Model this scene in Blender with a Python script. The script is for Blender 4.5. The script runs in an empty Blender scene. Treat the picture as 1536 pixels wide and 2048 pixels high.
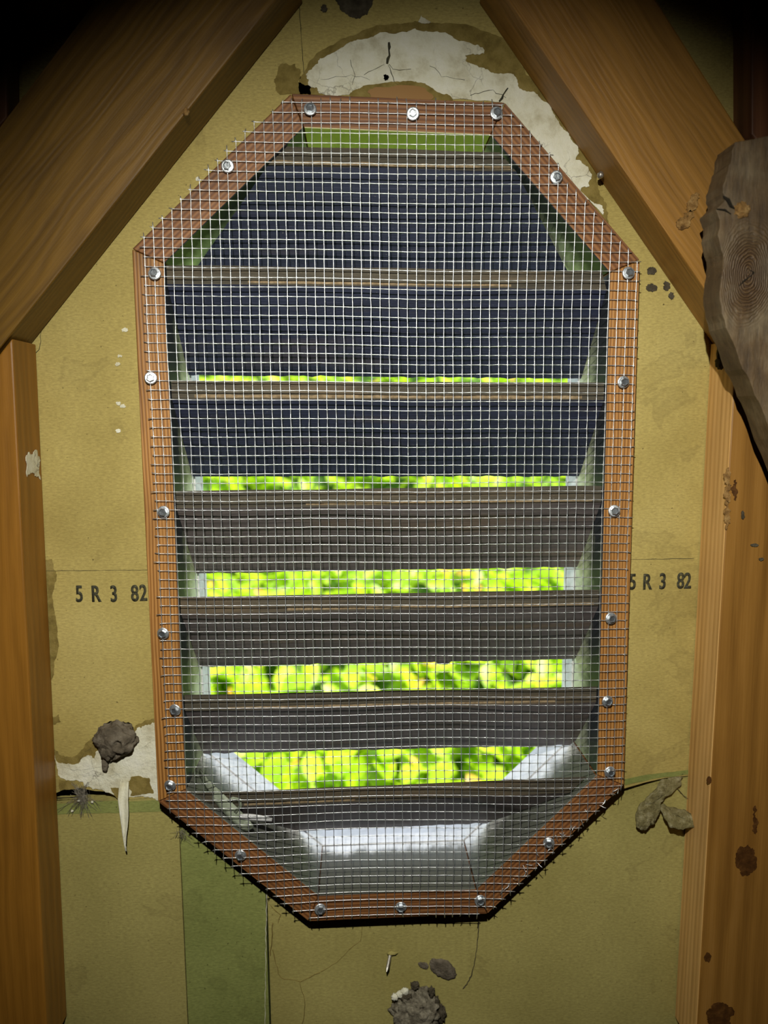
import bpy, bmesh, math, random
from mathutils import Vector, Matrix, noise
from mathutils.geometry import tessellate_polygon
random.seed(7)
S = bpy.context.scene
COL = S.collection
# ---------------------------------------------------------------- camera
FPX = 1500.0
D = 0.555                       # camera to wall plane (y = 0), metres
pitch, yaw, roll = math.radians(7.0), math.radians(2.0), math.radians(-0.5)
Fw = Vector((math.sin(yaw)*math.cos(pitch), math.cos(yaw)*math.cos(pitch), -math.sin(pitch)))
R0 = Fw.cross(Vector((0, 0, 1))).normalized(); U0 = R0.cross(Fw)
Rt = R0*math.cos(roll) + U0*math.sin(roll); Up = U0*math.cos(roll) - R0*math.sin(roll)
CAM = Vector((0, -D, 0))
cd = bpy.data.cameras.new('camera'); cam = bpy.data.objects.new('camera', cd); COL.objects.link(cam)
cd.sensor_fit = 'VERTICAL'; cd.sensor_height = 36.0; cd.lens = FPX/2048*36.0
cd.clip_start = 0.01; cd.clip_end = 100
M = Matrix((Rt, Up, -Fw)).transposed().to_4x4(); M.translation = CAM
cam.matrix_world = M
cd.dof.use_dof = True; cd.dof.focus_distance = 0.545; cd.dof.aperture_fstop = 5.0
S.camera = cam
# ---------------------------------------------------------------- world, sun, flashlight, exposure
W = bpy.data.worlds.new('world'); S.world = W; W.use_nodes = True
bg = W.node_tree.nodes['Background']; bg.inputs[0].default_value = (0.80, 0.88, 1.0, 1); bg.inputs[1].default_value = 2.1
sl = bpy.data.lights.new('sun', 'SUN'); sl.energy = 10.5; sl.color = (1, .95, .86); sl.angle = math.radians(.6)
so = bpy.data.objects.new('sun', sl); COL.objects.link(so)
so.rotation_euler = Vector((-0.50, 0.33, -0.80)).to_track_quat('-Z', 'Y').to_euler(); so.location = (0, 3, 3)
fl = bpy.data.lights.new('flashlight', 'SPOT'); fl.energy = 19.5; fl.color = (1.0, .97, .86)
fl.spot_size = math.radians(83); fl.spot_blend = 0.92; fl.shadow_soft_size = 0.005
fo = bpy.data.objects.new('flashlight', fl); COL.objects.link(fo); fo.location = (-0.02, -D-.02, 0.19)
fo.rotation_euler = (Vector((0.035, 0, -0.125)) - fo.location).to_track_quat('-Z', 'Y').to_euler()
S.view_settings.view_transform = 'Standard'; S.view_settings.look = 'None'
S.view_settings.exposure = 0.0; S.view_settings.gamma = 1.0; S.view_settings.use_curve_mapping = False

# ---------------------------------------------------------------- helpers
def P(px, py, d=0.0):
    v = Fw*FPX + Rt*(px-768) - Up*(py-1024)
    return CAM + v*((D+d)/v.y)
def tag(o, label=None, cat=None, group=None, kind=None):
    if label: o['label'] = label
    if cat: o['category'] = cat
    if group: o['group'] = group
    if kind: o['kind'] = kind
    return o
def link(name, me, mats, parent=None):
    o = bpy.data.objects.new(name, me); COL.objects.link(o)
    for m in (mats if isinstance(mats, (list, tuple)) else [mats]): me.materials.append(m)
    if parent: o.parent = parent; o.matrix_parent_inverse = Matrix.Translation(-parent.location)
    return o
def from_bm(name, bm, mats, parent=None, smooth=False, recalc=True):
    if recalc: bmesh.ops.recalc_face_normals(bm, faces=bm.faces)
    me = bpy.data.meshes.new(name); bm.to_mesh(me); bm.free()
    if smooth:
        for p in me.polygons: p.use_smooth = True
    return link(name, me, mats, parent)
def empty(name, loc):
    o = bpy.data.objects.new(name, None); COL.objects.link(o); o.location = loc; o.empty_display_size = .02
    return o
def prism_bm(bm, poly, y0, y1, holes=(), poly1=None, mi=0):
    """poly: list of (x,z); front face at y0, back at y1"""
    loops = [list(poly)] + [list(h) for h in holes]
    loops1 = [list(poly1)] + [list(h) for h in holes] if poly1 else loops
    f0 = []; f1 = []
    for a, b in zip(loops, loops1):
        f0.append([bm.verts.new((p[0], y0, p[1])) for p in a]); f1.append([bm.verts.new((p[0], y1, p[1])) for p in b])
    if len(loops) == 1 and len(poly) <= 4:
        bm.faces.new(f0[0]).material_index = mi; bm.faces.new(f1[0][::-1]).material_index = mi
    else:
        tris = tessellate_polygon([[Vector((p[0], p[1], 0)) for p in l] for l in loops])
        A = [v for l in f0 for v in l]; B = [v for l in f1 for v in l]
        for t in tris:
            try:
                bm.faces.new([A[i] for i in t]).material_index = mi; bm.faces.new([B[i] for i in t][::-1]).material_index = mi
            except ValueError: pass
    for a, b in zip(f0, f1):
        n = len(a)
        for i in range(n):
            bm.faces.new((a[i], a[(i+1) % n], b[(i+1) % n], b[i])).material_index = mi
def grain(o, p0, p1, seed):
    """store board-frame coordinates (along, across, depth) as attribute g"""
    a = Vector((p1[0]-p0[0], 0, p1[1]-p0[1])).normalized(); c = Vector((-a.z, 0, a.x)); me = o.data
    at = me.attributes.new('g', 'FLOAT_VECTOR', 'POINT'); r = random.Random(seed)
    off = Vector((r.uniform(0, 9), r.uniform(0, 9), r.uniform(0, 9)))
    for i, v in enumerate(me.vertices):
        q = v.co - Vector((p0[0], 0, p0[1]))
        at.data[i].vector = Vector((q.dot(a), q.dot(c), q.y)) + off
def bevel(o, w=.0008, seg=2):
    m = o.modifiers.new('bevel', 'BEVEL'); m.width = w; m.segments = seg; m.limit_method = 'ANGLE'; m.angle_limit = .6
def xz(px, py, d=0.0):
    p = P(px, py, d); return (p.x, p.z)
def rough_poly(pts, amp, it=4, seed=0, rgh=.55):
    """fractal outline; pts in any 2D units"""
    r = random.Random(seed); pts = [Vector(p) for p in pts]
    for k in range(it):
        out = []
        for i, a in enumerate(pts):
            b = pts[(i+1) % len(pts)]; d = b-a; n = Vector((-d.y, d.x))
            L = d.length
            out.append(a); out.append((a+b)/2 + (n.normalized() if L else n)*r.uniform(-1, 1)*min(amp, L*.3))
        pts = out; amp *= rgh
    return [(p.x, p.y) for p in pts]
def blob(c, s, sub=4, amp=.25, freq=2.5, seed=0, flat=None):
    bm = bmesh.new(); bmesh.ops.create_icosphere(bm, subdivisions=sub, radius=1)
    for v in bm.verts:
        n = v.co.normalized()
        k = 1 + amp*noise.fractal(n*freq + Vector((seed*3.1, seed, 0)), 1.0, 2.2, 5)
        v.co = Vector((n.x*s[0]*k, n.y*s[1]*k, n.z*s[2]*k)) + Vector(c)
    return bm
def tube(bm, pts, r, n=5, mi=0):
    """r: float or list"""
    pts = [Vector(p) for p in pts]; rings = []
    for i, p in enumerate(pts):
        t = (pts[min(i+1, len(pts)-1)] - pts[max(i-1, 0)]).normalized()
        a = t.cross(Vector((0, 1, 0.02))); a = a.normalized() if a.length > 1e-6 else Vector((1, 0, 0)); b = t.cross(a)
        rr = r[i] if isinstance(r, (list, tuple)) else r
        rings.append([bm.verts.new(p + (a*math.cos(2*math.pi*k/n) + b*math.sin(2*math.pi*k/n))*rr) for k in range(n)])
    for A, B in zip(rings, rings[1:]):
        for k in range(n): bm.faces.new((A[k], A[(k+1) % n], B[(k+1) % n], B[k])).material_index = mi
    bm.faces.new(rings[0][::-1]).material_index = mi; bm.faces.new(rings[-1]).material_index = mi

# ---------------------------------------------------------------- materials
class NT:
    def __init__(s, name):
        s.m = bpy.data.materials.new(name); s.m.use_nodes = True; s.t = s.m.node_tree; s.b = s.t.nodes['Principled BSDF']
    def n(s, typ, **kw):
        nd = s.t.nodes.new(typ)
        for k, v in kw.items():
            if k.startswith('i_'):
                nd.inputs[int(k[2:]) if k[2:].isdigit() else k[2:].replace('_', ' ')].default_value = v
            else: setattr(nd, k, v)
        return nd
    def l(s, a, b): s.t.links.new(a, b)
    def ramp(s, fac, stops):
        r = s.n('ShaderNodeValToRGB'); e = r.color_ramp.elements
        while len(e) < len(stops): e.new(.5)
        for el, (p, c) in zip(e, stops): el.position = p; el.color = (*c, 1)
        s.l(fac, r.inputs[0]); return r.outputs[0]
    def mix(s, fac, a, b, mode='MIX'):
        m = s.n('ShaderNodeMix', data_type='RGBA', blend_type=mode)
        for sock, v in ((m.inputs['Factor'], fac), (m.inputs[6], a), (m.inputs[7], b)):
            if hasattr(v, 'links'): s.l(v, sock)
            else: sock.default_value = v if not isinstance(v, tuple) else (*v, 1)
        return m.outputs[2]
    def noise(s, vec, scale, detail=6, rough=.6, dist=0):
        x = s.n('ShaderNodeTexNoise'); x.inputs['Scale'].default_value = scale; x.inputs['Detail'].default_value = detail
        x.inputs['Roughness'].default_value = rough; x.inputs['Distortion'].default_value = dist
        if vec: s.l(vec, x.inputs['Vector'])
        return x.outputs['Fac']
    def mapping(s, vec, scale=(1, 1, 1), loc=(0, 0, 0)):
        m = s.n('ShaderNodeMapping'); m.inputs['Scale'].default_value = scale; m.inputs['Location'].default_value = loc
        s.l(vec, m.inputs['Vector']); return m.outputs[0]
    def bump(s, h, strength=.3, dist=.001):
        b = s.n('ShaderNodeBump'); b.inputs['Strength'].default_value = strength; b.inputs['Distance'].default_value = dist
        s.l(h, b.inputs['Height']); s.l(b.outputs[0], s.b.inputs['Normal'])
    def col(s, c): s.l(c, s.b.inputs['Base Color'])
def wood(name, dark, mid, light, ring=260, warpk=.01, rough=.5, bump=.35, stain=.4, spec=.4, streak=0.5, stainc=(.03, .012, .004)):
    t = NT(name); a = t.n('ShaderNodeAttribute', attribute_name='g'); g = a.outputs['Vector']
    warp = t.noise(t.mapping(g, (3, 14, 14)), 1.5, 3, .5)
    sep = t.n('ShaderNodeSeparateXYZ'); t.l(g, sep.inputs[0])
    def mth(op, x, y):
        m = t.n('ShaderNodeMath', operation=op)
        for s_, v in zip(m.inputs, (x, y)):
            if hasattr(v, 'links'): t.l(v, s_)
            else: s_.default_value = v
        return m.outputs[0]
    acr = mth('ADD', mth('ADD', sep.outputs[1], mth('MULTIPLY', sep.outputs[2], .8)), mth('MULTIPLY', warp, warpk))
    rings = mth('SINE', mth('MULTIPLY', acr, ring*6.283), 0.0)
    r01 = mth('MULTIPLY_ADD', rings, .5); t.t.nodes[-1].inputs[2].default_value = .5
    fib = t.noise(t.mapping(g, (12, 900, 900)), 1.0, 4, .7)
    fib2 = t.noise(t.mapping(g, (5, 90, 90)), 1.0, 5, .65)
    f = mth('ADD', mth('MULTIPLY', r01, streak*.6), mth('ADD', mth('MULTIPLY', fib, .35), mth('MULTIPLY', fib2, .55)))
    c = t.ramp(f, [(.3, dark), (.58, mid), (.9, light)])
    st = t.ramp(t.noise(t.mapping(g, (8, 20, 20)), 1.0, 4, .6), [(.52, (0, 0, 0)), (.72, (1, 1, 1))])
    sm = t.n('ShaderNodeMath', operation='MULTIPLY'); t.l(st, sm.inputs[0]); sm.inputs[1].default_value = stain
    c = t.mix(sm.outputs[0], c, stainc)
    t.col(c); t.b.inputs['Roughness'].default_value = rough; t.b.inputs['Specular IOR Level'].default_value = spec
    h = mth('ADD', mth('MULTIPLY', fib, .7), mth('MULTIPLY', r01, .4)); t.bump(h, bump, .0006)
    return t.m
def paper(name, c0, c1, c2, stainc=(.13, .095, .03)):
    t = NT(name); o = t.n('ShaderNodeTexCoord').outputs['Object']
    fine = t.noise(t.mapping(o, (300, 300, 900)), 1.0, 4, .7); big = t.noise(o, 9, 5, .55)
    c = t.ramp(big, [(.3, c0), (.5, c1), (.7, c2)])
    c = t.mix(.35, c, t.ramp(fine, [(.3, (.25, .22, .15)), (.7, (.9, .88, .8))]), 'OVERLAY')
    spk = t.ramp(t.noise(o, 420, 2, .5), [(.70, (0, 0, 0)), (.76, (1, 1, 1))]); c = t.mix(spk, c, stainc)
    st = t.ramp(t.noise(o, 14, 6, .6, .6), [(.60, (0, 0, 0)), (.613, (.22, .22, .22)), (.65, (.05, .05, .05)), (.8, (.15, .15, .15))])
    c = t.mix(st, c, stainc)
    t.col(c); t.b.inputs['Roughness'].default_value = .75; t.b.inputs['Specular IOR Level'].default_value = .25
    t.bump(t.noise(t.mapping(o, (1, 1, 2)), 260, 6, .7), .35, .0008); return t.m
def mottled(name, c0, c1, c2, scale=60, rough=.9, bump=.6, bd=.002, lo=.3, hi=.7, detail=8, spec=.2):
    t = NT(name); o = t.n('ShaderNodeTexCoord').outputs['Object']; f = t.noise(o, scale, detail, .65)
    t.col(t.ramp(f, [(lo, c0), (.5, c1), (hi, c2)])); t.b.inputs['Roughness'].default_value = rough
    t.b.inputs['Specular IOR Level'].default_value = spec
    t.bump(t.noise(o, scale*2.5, 8, .7), bump, bd); return t.m
def gypsum(name):
    t = NT(name); o = t.n('ShaderNodeTexCoord').outputs['Object']
    c = t.ramp(t.noise(o, 45, 8, .65), [(.25, (.42, .36, .2)), (.5, (.78, .76, .6)), (.75, (.88, .87, .78))])
    vn = t.n('ShaderNodeTexVoronoi', feature='DISTANCE_TO_EDGE'); vn.inputs['Scale'].default_value = 60
    wp = t.n('ShaderNodeMix', data_type='VECTOR'); 
    nz = t.n('ShaderNodeTexNoise'); nz.inputs['Scale'].default_value = 40; nz.inputs['Detail'].default_value = 5; t.l(o, nz.inputs['Vector'])
    va = t.n('ShaderNodeVectorMath', operation='MULTIPLY_ADD'); t.l(nz.outputs['Color'], va.inputs[0]); va.inputs[1].default_value = (.03, .03, .03); t.l(o, va.inputs[2])
    t.l(va.outputs[0], vn.inputs['Vector'])
    cr = t.ramp(vn.outputs['Distance'], [(0, (1, 1, 1)), (.022, (0, 0, 0))])
    keep = t.ramp(t.noise(o, 16, 4, .6), [(.5, (0, 0, 0)), (.62, (.75, .75, .75))])
    m = t.mix(1.0, cr, keep, 'MULTIPLY'); c = t.mix(m, c, (.10, .08, .05))
    t.col(c); t.b.inputs['Roughness'].default_value = .9; t.b.inputs['Specular IOR Level'].default_value = .15
    t.bump(t.noise(o, 160, 8, .7), .9, .0018); return t.m
M_frame = wood('red_brown_wood', (.07, .024, .007), (.18, .068, .019), (.30, .135, .045), ring=330, rough=.55, stain=.45, streak=.55)
M_frame_g = wood('golden_brown_wood', (.10, .035, .006), (.29, .125, .026), (.43, .21, .06), ring=420, rough=.5, stain=.35, streak=.8)
M_truss_l = wood('dark_amber_wood', (.10, .048, .005), (.205, .105, .012), (.30, .16, .022), ring=170, warpk=.05, rough=.5, stain=.5, streak=.2)
M_truss_r = wood('amber_wood', (.20, .095, .015), (.36, .175, .032), (.50, .26, .06), ring=190, warpk=.05, rough=.48, stain=.5, streak=.12, stainc=(.12, .05, .012), spec=.5)
M_stud_l = wood('orange_wood', (.20, .085, .010), (.31, .135, .017), (.40, .18, .03), ring=120, warpk=.04, rough=.42, stain=.25, streak=.2, stainc=(.1, .04, .008))
M_stud_r = wood('honey_wood', (.17, .075, .012), (.29, .138, .026), (.39, .20, .05), ring=60, warpk=.03, rough=.45, stain=.25, streak=.28, stainc=(.15, .06, .012))
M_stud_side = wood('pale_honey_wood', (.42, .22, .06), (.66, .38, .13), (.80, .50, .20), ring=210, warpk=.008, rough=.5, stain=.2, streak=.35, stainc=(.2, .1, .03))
M_old = wood('dark_old_wood', (.05, .017, .006), (.12, .042, .015), (.18, .07, .025), ring=80, rough=.6, stain=.5)
def dark_slat(name, a, b, c, streak):
    t = NT(name); g = t.n('ShaderNodeAttribute', attribute_name='g').outputs['Vector']
    f = t.noise(t.mapping(g, (14, 500, 500)), 1.0, 6, .75); f2 = t.noise(t.mapping(g, (6, 60, 60)), 1.0, 4, .6)
    col = t.ramp(f, [(.3, a), (.55, b), (.8, c)])
    m = t.ramp(f2, [(.55, (0, 0, 0)), (.72, (streak, streak, streak))]); col = t.mix(m, col, (.22, .14, .07))
    spk = t.ramp(t.noise(t.mapping(g, (1, 1, 1)), 900, 2, .5), [(.70, (0, 0, 0)), (.76, (.5, .5, .5))]); col = t.mix(spk, col, (.4, .38, .3))
    t.col(col); t.b.inputs['Roughness'].default_value = .6; t.b.inputs['Specular IOR Level'].default_value = .45
    t.bump(f, .6, .0015); return t.m
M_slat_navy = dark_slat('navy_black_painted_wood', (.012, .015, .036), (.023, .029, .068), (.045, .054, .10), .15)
M_slat_brown = dark_slat('weathered_bounce_lit_wood', (.07, .057, .06), (.15, .125, .125), (.25, .21, .19), .5)  # lower slats: weathered, colour also lightened for hedge bounce from below
M_slat_edge = dark_slat('worn_flash_lit_edge', (.03, .025, .016), (.068, .056, .036), (.12, .10, .065), .35)  # worn front edges; browner tone also paints in the flashlight
def lining(name, pale, grime_shade, lo, hi):
    """painted lining of the box: pale outdoors end, dark attic end; dust plus painted-in bounce and shade"""
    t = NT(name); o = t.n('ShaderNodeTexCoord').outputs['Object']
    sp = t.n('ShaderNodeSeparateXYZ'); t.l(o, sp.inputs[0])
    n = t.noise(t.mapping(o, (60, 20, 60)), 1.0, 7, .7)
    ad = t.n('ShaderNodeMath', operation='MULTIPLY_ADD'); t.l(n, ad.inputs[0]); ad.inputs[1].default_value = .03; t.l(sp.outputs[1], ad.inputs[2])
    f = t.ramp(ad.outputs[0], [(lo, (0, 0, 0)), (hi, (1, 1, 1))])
    c = t.mix(f, grime_shade, t.ramp(n, [(.3, tuple(v*.6 for v in pale)), (.5, pale), (.7, tuple(v*1.15 for v in pale))]))
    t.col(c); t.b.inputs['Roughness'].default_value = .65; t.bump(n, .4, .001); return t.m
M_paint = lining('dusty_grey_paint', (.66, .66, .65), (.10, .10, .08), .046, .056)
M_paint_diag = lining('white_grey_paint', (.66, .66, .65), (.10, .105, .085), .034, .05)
M_paint_side = lining('side_paint_bounce_fade', (.56, .60, .40), (.018, .021, .03), .012, .036)  # dark to pale green fade paints in daylight bounced off the hedge
M_paint_top = lining('pale_paint_hedge_bounce', (.86, .80, .45), (.72, .68, .38), .0, .03)  # yellow-green hedge bounce put into the colour of the pale paint
M_white = mottled('white_paint', (.45, .45, .44), (.66, .66, .67), (.74, .74, .75), scale=50, rough=.55, bump=.4, bd=.001, lo=.2)
M_paper = paper('olive_tan_board_paper', (.31, .245, .075), (.39, .315, .105), (.45, .37, .135))
M_paper_low = paper('olive_board_paper', (.27, .235, .075), (.33, .29, .10), (.38, .335, .12))
M_paper_green = paper('green_board_paper', (.17, .195, .055), (.22, .245, .075), (.27, .295, .095), (.09, .09, .025))
M_gyp = gypsum('bare_gypsum')
M_stain = mottled('water_stained_paper', (.16, .115, .03), (.24, .18, .05), (.30, .23, .075), scale=90, lo=.35, hi=.65)
M_mud = mottled('dried_mud', (.085, .068, .045), (.17, .14, .10), (.27, .235, .18), scale=110, rough=.95, bump=.9, bd=.003)
M_mud_dark = mottled('dark_mud', (.045, .036, .022), (.085, .07, .045), (.13, .11, .075), scale=150, rough=.95, bump=.7, bd=.002)
M_ink = mottled('faded_black_ink', (.03, .03, .022), (.05, .048, .03), (.13, .115, .055), scale=500, rough=.8, bump=.1, lo=.35, hi=.72)
M_cav = mottled('dark_cavity', (.01, .008, .005), (.02, .016, .01), (.03, .024, .015), scale=40)
M_sid = mottled('exterior_siding', (.25, .25, .24), (.35, .35, .33), (.4, .4, .38), scale=20)
M_ply = mottled('attic_plywood', (.10, .06, .025), (.16, .10, .045), (.22, .14, .07), scale=8)
M_tape = mottled('grey_green_strip', (.16, .19, .13), (.30, .34, .25), (.42, .46, .36), scale=120, rough=.45, bump=.5, spec=.5)
M_web = mottled('dusty_cobweb', (.09, .08, .06), (.2, .18, .14), (.35, .32, .27), scale=300)
def knot_wood():
    t = NT('grey_brown_knotty_wood'); o = t.n('ShaderNodeTexCoord').outputs['Object']
    kc = P(1497, 545, -.085)
    sub = t.n('ShaderNodeVectorMath', operation='SUBTRACT'); t.l(o, sub.inputs[0]); sub.inputs[1].default_value = kc
    sc = t.mapping(sub.outputs[0], (1.0, .0, .55))
    ln = t.n('ShaderNodeVectorMath', operation='LENGTH'); t.l(sc, ln.inputs[0])
    nz = t.noise(o, 35, 5, .6)
    ad = t.n('ShaderNodeMath', operation='MULTIPLY_ADD'); t.l(nz, ad.inputs[0]); ad.inputs[1].default_value = .009; t.l(ln.outputs['Value'], ad.inputs[2])
    sn = t.n('ShaderNodeMath', operation='SINE'); ml = t.n('ShaderNodeMath', operation='MULTIPLY'); t.l(ad.outputs[0], ml.inputs[0]); ml.inputs[1].default_value = 4700
    t.l(ml.outputs[0], sn.inputs[0])
    fade = t.ramp(ad.outputs[0], [(.010, (.75, .75, .75)), (.024, (.0, .0, .0))])
    fine = t.noise(t.mapping(o, (300, 300, 60)), 1.0, 6, .7); big = t.noise(o, 30, 5, .6)
    c = t.ramp(big, [(.3, (.045, .025, .009)), (.5, (.095, .060, .026)), (.72, (.17, .13, .075))])
    c = t.mix(.5, c, t.ramp(fine, [(.35, (.2, .18, .16)), (.65, (.85, .82, .78))]), 'OVERLAY')
    rc = t.ramp(sn.outputs[0], [(.2, (.05, .022, .008)), (.8, (.14, .08, .032))])
    c = t.mix(fade, c, rc)
    t.col(c); t.b.inputs['Roughness'].default_value = .6
    hm = t.n('ShaderNodeMath', operation='MULTIPLY_ADD'); t.l(fade, hm.inputs[0]); t.l(sn.outputs[0], hm.inputs[1]); t.l(fine, hm.inputs[2])
    t.bump(hm.outputs[0], .6, .0012); return t.m
M_knot = knot_wood()
def metal(name, c, rough, met=.9):
    t = NT(name); t.b.inputs['Base Color'].default_value = (*c, 1); t.b.inputs['Metallic'].default_value = met; t.b.inputs['Roughness'].default_value = rough
    o = t.n('ShaderNodeTexCoord').outputs['Object']; t.bump(t.noise(o, 900, 4, .6), .35, .0005); return t.m
M_wire = metal('galvanised_wire', (.78, .80, .82), .40)
M_zinc = metal('bright_zinc', (.80, .84, .88), .36)
M_head = metal('dull_screw_head', (.42, .45, .48), .30)
M_nail = metal('grey_steel_nail', (.5, .48, .44), .45)
def leafm(name, c0, c1, c2):
    t = NT(name); o = t.n('ShaderNodeTexCoord').outputs['Object']
    c = t.ramp(t.noise(o, 14, 4, .7), [(.3, c0), (.5, c1), (.7, c2)]); t.col(c); t.b.inputs['Roughness'].default_value = .4
    tr = t.n('ShaderNodeBsdfTranslucent'); t.l(c, tr.inputs[0]); ms = t.n('ShaderNodeMixShader'); ms.inputs[0].default_value = .5
    t.l(t.b.outputs[0], ms.inputs[1]); t.l(tr.outputs[0], ms.inputs[2]); t.l(ms.outputs[0], t.t.nodes['Material Output'].inputs[0]); return t.m
M_leaf = leafm('bright_green_leaf', (.16, .34, .008), (.42, .66, .012), (.72, .85, .05))
M_yleaf = leafm('yellow_orange_leaf', (.7, .35, .03), (.85, .5, .06), (.9, .65, .12))
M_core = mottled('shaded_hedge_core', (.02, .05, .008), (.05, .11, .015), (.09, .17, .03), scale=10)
M_ground = mottled('grass_ground', (.10, .22, .02), (.16, .32, .04), (.22, .38, .07), scale=6)

# ---------------------------------------------------------------- vent octagon (front face of the frame at y = -H)
H = 0.022; BACK = 0.044; T = 0.0213
OUT_PX = [(582, 187), (1010, 205), (1280, 520), (1248, 1571), (975, 1828), (617, 1843), (316, 1604), (264, 498)]
OUT = [xz(x, y, -H) for x, y in OUT_PX]
def inset(poly, t):
    n = len(poly); lines = []
    c = Vector((sum(p[0] for p in poly)/n, sum(p[1] for p in poly)/n))
    for i in range(n):
        a = Vector(poly[i]); b = Vector(poly[(i+1) % n]); d = (b-a).normalized(); nr = Vector((-d.y, d.x))
        if (c-a).dot(nr) < 0: nr = -nr
        lines.append((a+nr*t, d))
    out = []
    for i in range(n):
        (p, d), (q, e) = lines[i-1], lines[i]
        den = d.x*e.y - d.y*e.x; s = ((q.x-p.x)*e.y - (q.y-p.y)*e.x)/den; r = p + d*s; out.append((r.x, r.y))
    return out
INN = inset(OUT, T)
def xlim(z, poly):
    xs = []
    for i in range(len(poly)):
        (x0, z0), (x1, z1) = poly[i], poly[(i+1) % len(poly)]
        if (z0-z)*(z1-z) <= 0 and abs(z1-z0) > 1e-4: xs.append(x0 + (x1-x0)*(z-z0)/(z1-z0))
    return min(xs), max(xs)

# ---------------------------------------------------------------- the setting
def struct(o): o['kind'] = 'structure'; return o
hole = OUT
BX0, BX1, BZ0, BZ1 = -1.3, 1.4, -1.1, 1.2
def sheet(name, poly, mat, holes=(), y0=0.0, y1=.012):
    bm = bmesh.new(); prism_bm(bm, poly, y0, y1, holes); return struct(from_bm(name, bm, mat))
# upper sheet: everything above the joint; its ragged lower edge runs down to the vent on each side
jl = [(112, 1586), (126, 1580), (160, 1576), (190, 1582), (212, 1583), (236, 1595), (262, 1598), (285, 1597), (320, 1594)]
jr = [(1245, 1578), (1290, 1565), (1330, 1556), (1400, 1549)]
zl = xz(0, 1592)[1]; zr = xz(1500, 1549)[1]
L2 = Vector(xz(320, 1594)); R2 = Vector(xz(1245, 1578))
up = [(BX0, BZ1), (BX1, BZ1), (BX1, zr)] + [xz(*p) for p in jr[::-1]]
ol = hole                                # clockwise from top left
up += [ol[3], ol[2], ol[1], ol[0], ol[7], ol[6]]
up += [xz(*p) for p in jl[::-1]] + [(BX0, zl)]
# the boundary up the outside of the vent makes this an arch; the right foot starts at ol[3]
wall = sheet('wall_back', up, M_paper)
s1 = xz(365, 1800)[0]; s2 = xz(536, 1900)[0]
def zd(x):                                # lower diagonal of the vent at x
    a, b = ol[6], ol[5]; return a[1] + (b[1]-a[1])*(x-a[0])/(b[0]-a[0])
zj = xz(200, 1604)[1]
lowL = [(BX0, zj), xz(140, 1606), xz(300, 1597), (ol[6][0], ol[6][1]-.0005), (s1-.0003, zd(s1)), (s1-.0003, BZ0), (BX0, BZ0)]
sheet('wall_back.001', lowL, M_paper_low)
sheet('wall_back.002', [(s1+.0003, zd(s1)), (s2-.0008, zd(s2)), (s2-.0008, BZ0), (s1+.0003, BZ0)], M_paper_green, y0=.0006)
jr2 = [(1249, 1593), (1290, 1578), (1330, 1563), (1400, 1551.5)]
lowR = [(s2+.0008, zd(s2)), ol[5], ol[4], (ol[3][0], ol[3][1]-.002)] + [xz(*p) for p in jr2] + [(BX1, zr-.002), (BX1, BZ0), (s2+.0008, BZ0)]
sheet('wall_back.003', lowR, M_paper_low, y0=.0002)
sheet('wall_outside', [(BX0, BZ1), (BX1, BZ1), (BX1, BZ0), (BX0, BZ0)], [M_cav], holes=[hole], y0=.018, y1=.035)
o = sheet('wall_outside.001', [(BX0, BZ1), (BX1, BZ1), (BX1, BZ0), (BX0, BZ0)], [M_sid], holes=[hole], y0=.0351, y1=.0444)
def box(name, lo, hi, mat):
    bm = bmesh.new(); bmesh.ops.create_cube(bm, size=1)
    for v in bm.verts: v.co = Vector([(lo[i]+hi[i])/2 + v.co[i]*(hi[i]-lo[i]) for i in range(3)])
    return struct(from_bm(name, bm, mat))
box('floor', (BX0, -2.6, BZ0-.03), (BX1, .05, BZ0), M_ply)
box('ceiling', (BX0, -2.6, BZ1), (BX1, .05, BZ1+.03), M_ply)
box('wall_left', (BX0-.03, -2.6, BZ0-.03), (BX0, .05, BZ1+.03), M_ply)
box('wall_right', (BX1, -2.6, BZ0-.03), (BX1+.03, .05, BZ1+.03), M_ply)
box('wall_front', (BX0-.03, -2.63, BZ0-.03), (BX1+.03, -2.6, BZ1+.03), M_ply)

# marks that belong to the sheets: bare gypsum, stains, seams, ink
def patch(name, px, mat, y, amp=6, seed=1, it=4, th=.0004):
    poly = [xz(*p) for p in rough_poly(px, amp, it, seed)]
    bm = bmesh.new(); prism_bm(bm, poly, y-th, y); o = from_bm(name, bm, mat, wall); return o
top_g = [(612, 150), (640, 118), (700, 85), (760, 66), (830, 58), (890, 66), (950, 92), (968, 108), (930, 112), (940, 128), (975, 140), (1022, 148), (1038, 178), (1075, 190),
         (1105, 225), (1130, 262), (1152, 290), (1150, 320), (1180, 345), (1178, 372), (1160, 385), (1200, 410), (1205, 430), (1100, 330), (1010, 208), (900, 200), (880, 188), (840, 172), (760, 176), (700, 190), (640, 188), (618, 172)]
halo = [(604, 150), (632, 108), (700, 72), (760, 50), (830, 42), (900, 46), (980, 66), (1035, 100), (1052, 150), (1084, 178), (1112, 205), (1150, 262), (1168, 300), (1192, 335), (1196, 372), (1205, 395), (1216, 425), (1216, 450),
        (1120, 360), (1010, 200), (880, 190), (600, 190)]
patch('water_stain', halo, M_stain, -.0001, 5, 3, th=.0002)
patch('bare_gypsum', top_g, M_gyp, -.0004, 6, 5, th=.0005)
patch('bare_gypsum', [(836, 44), (842, 32), (850, 38), (862, 46), (852, 48)], M_gyp, -.0004, 2, 6, 3)
patch('exposed_wood', [(735, 186), (752, 176), (800, 172), (850, 178), (868, 196), (850, 202), (740, 196)], M_truss_r, -.001, 3, 8, th=.0006)
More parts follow.
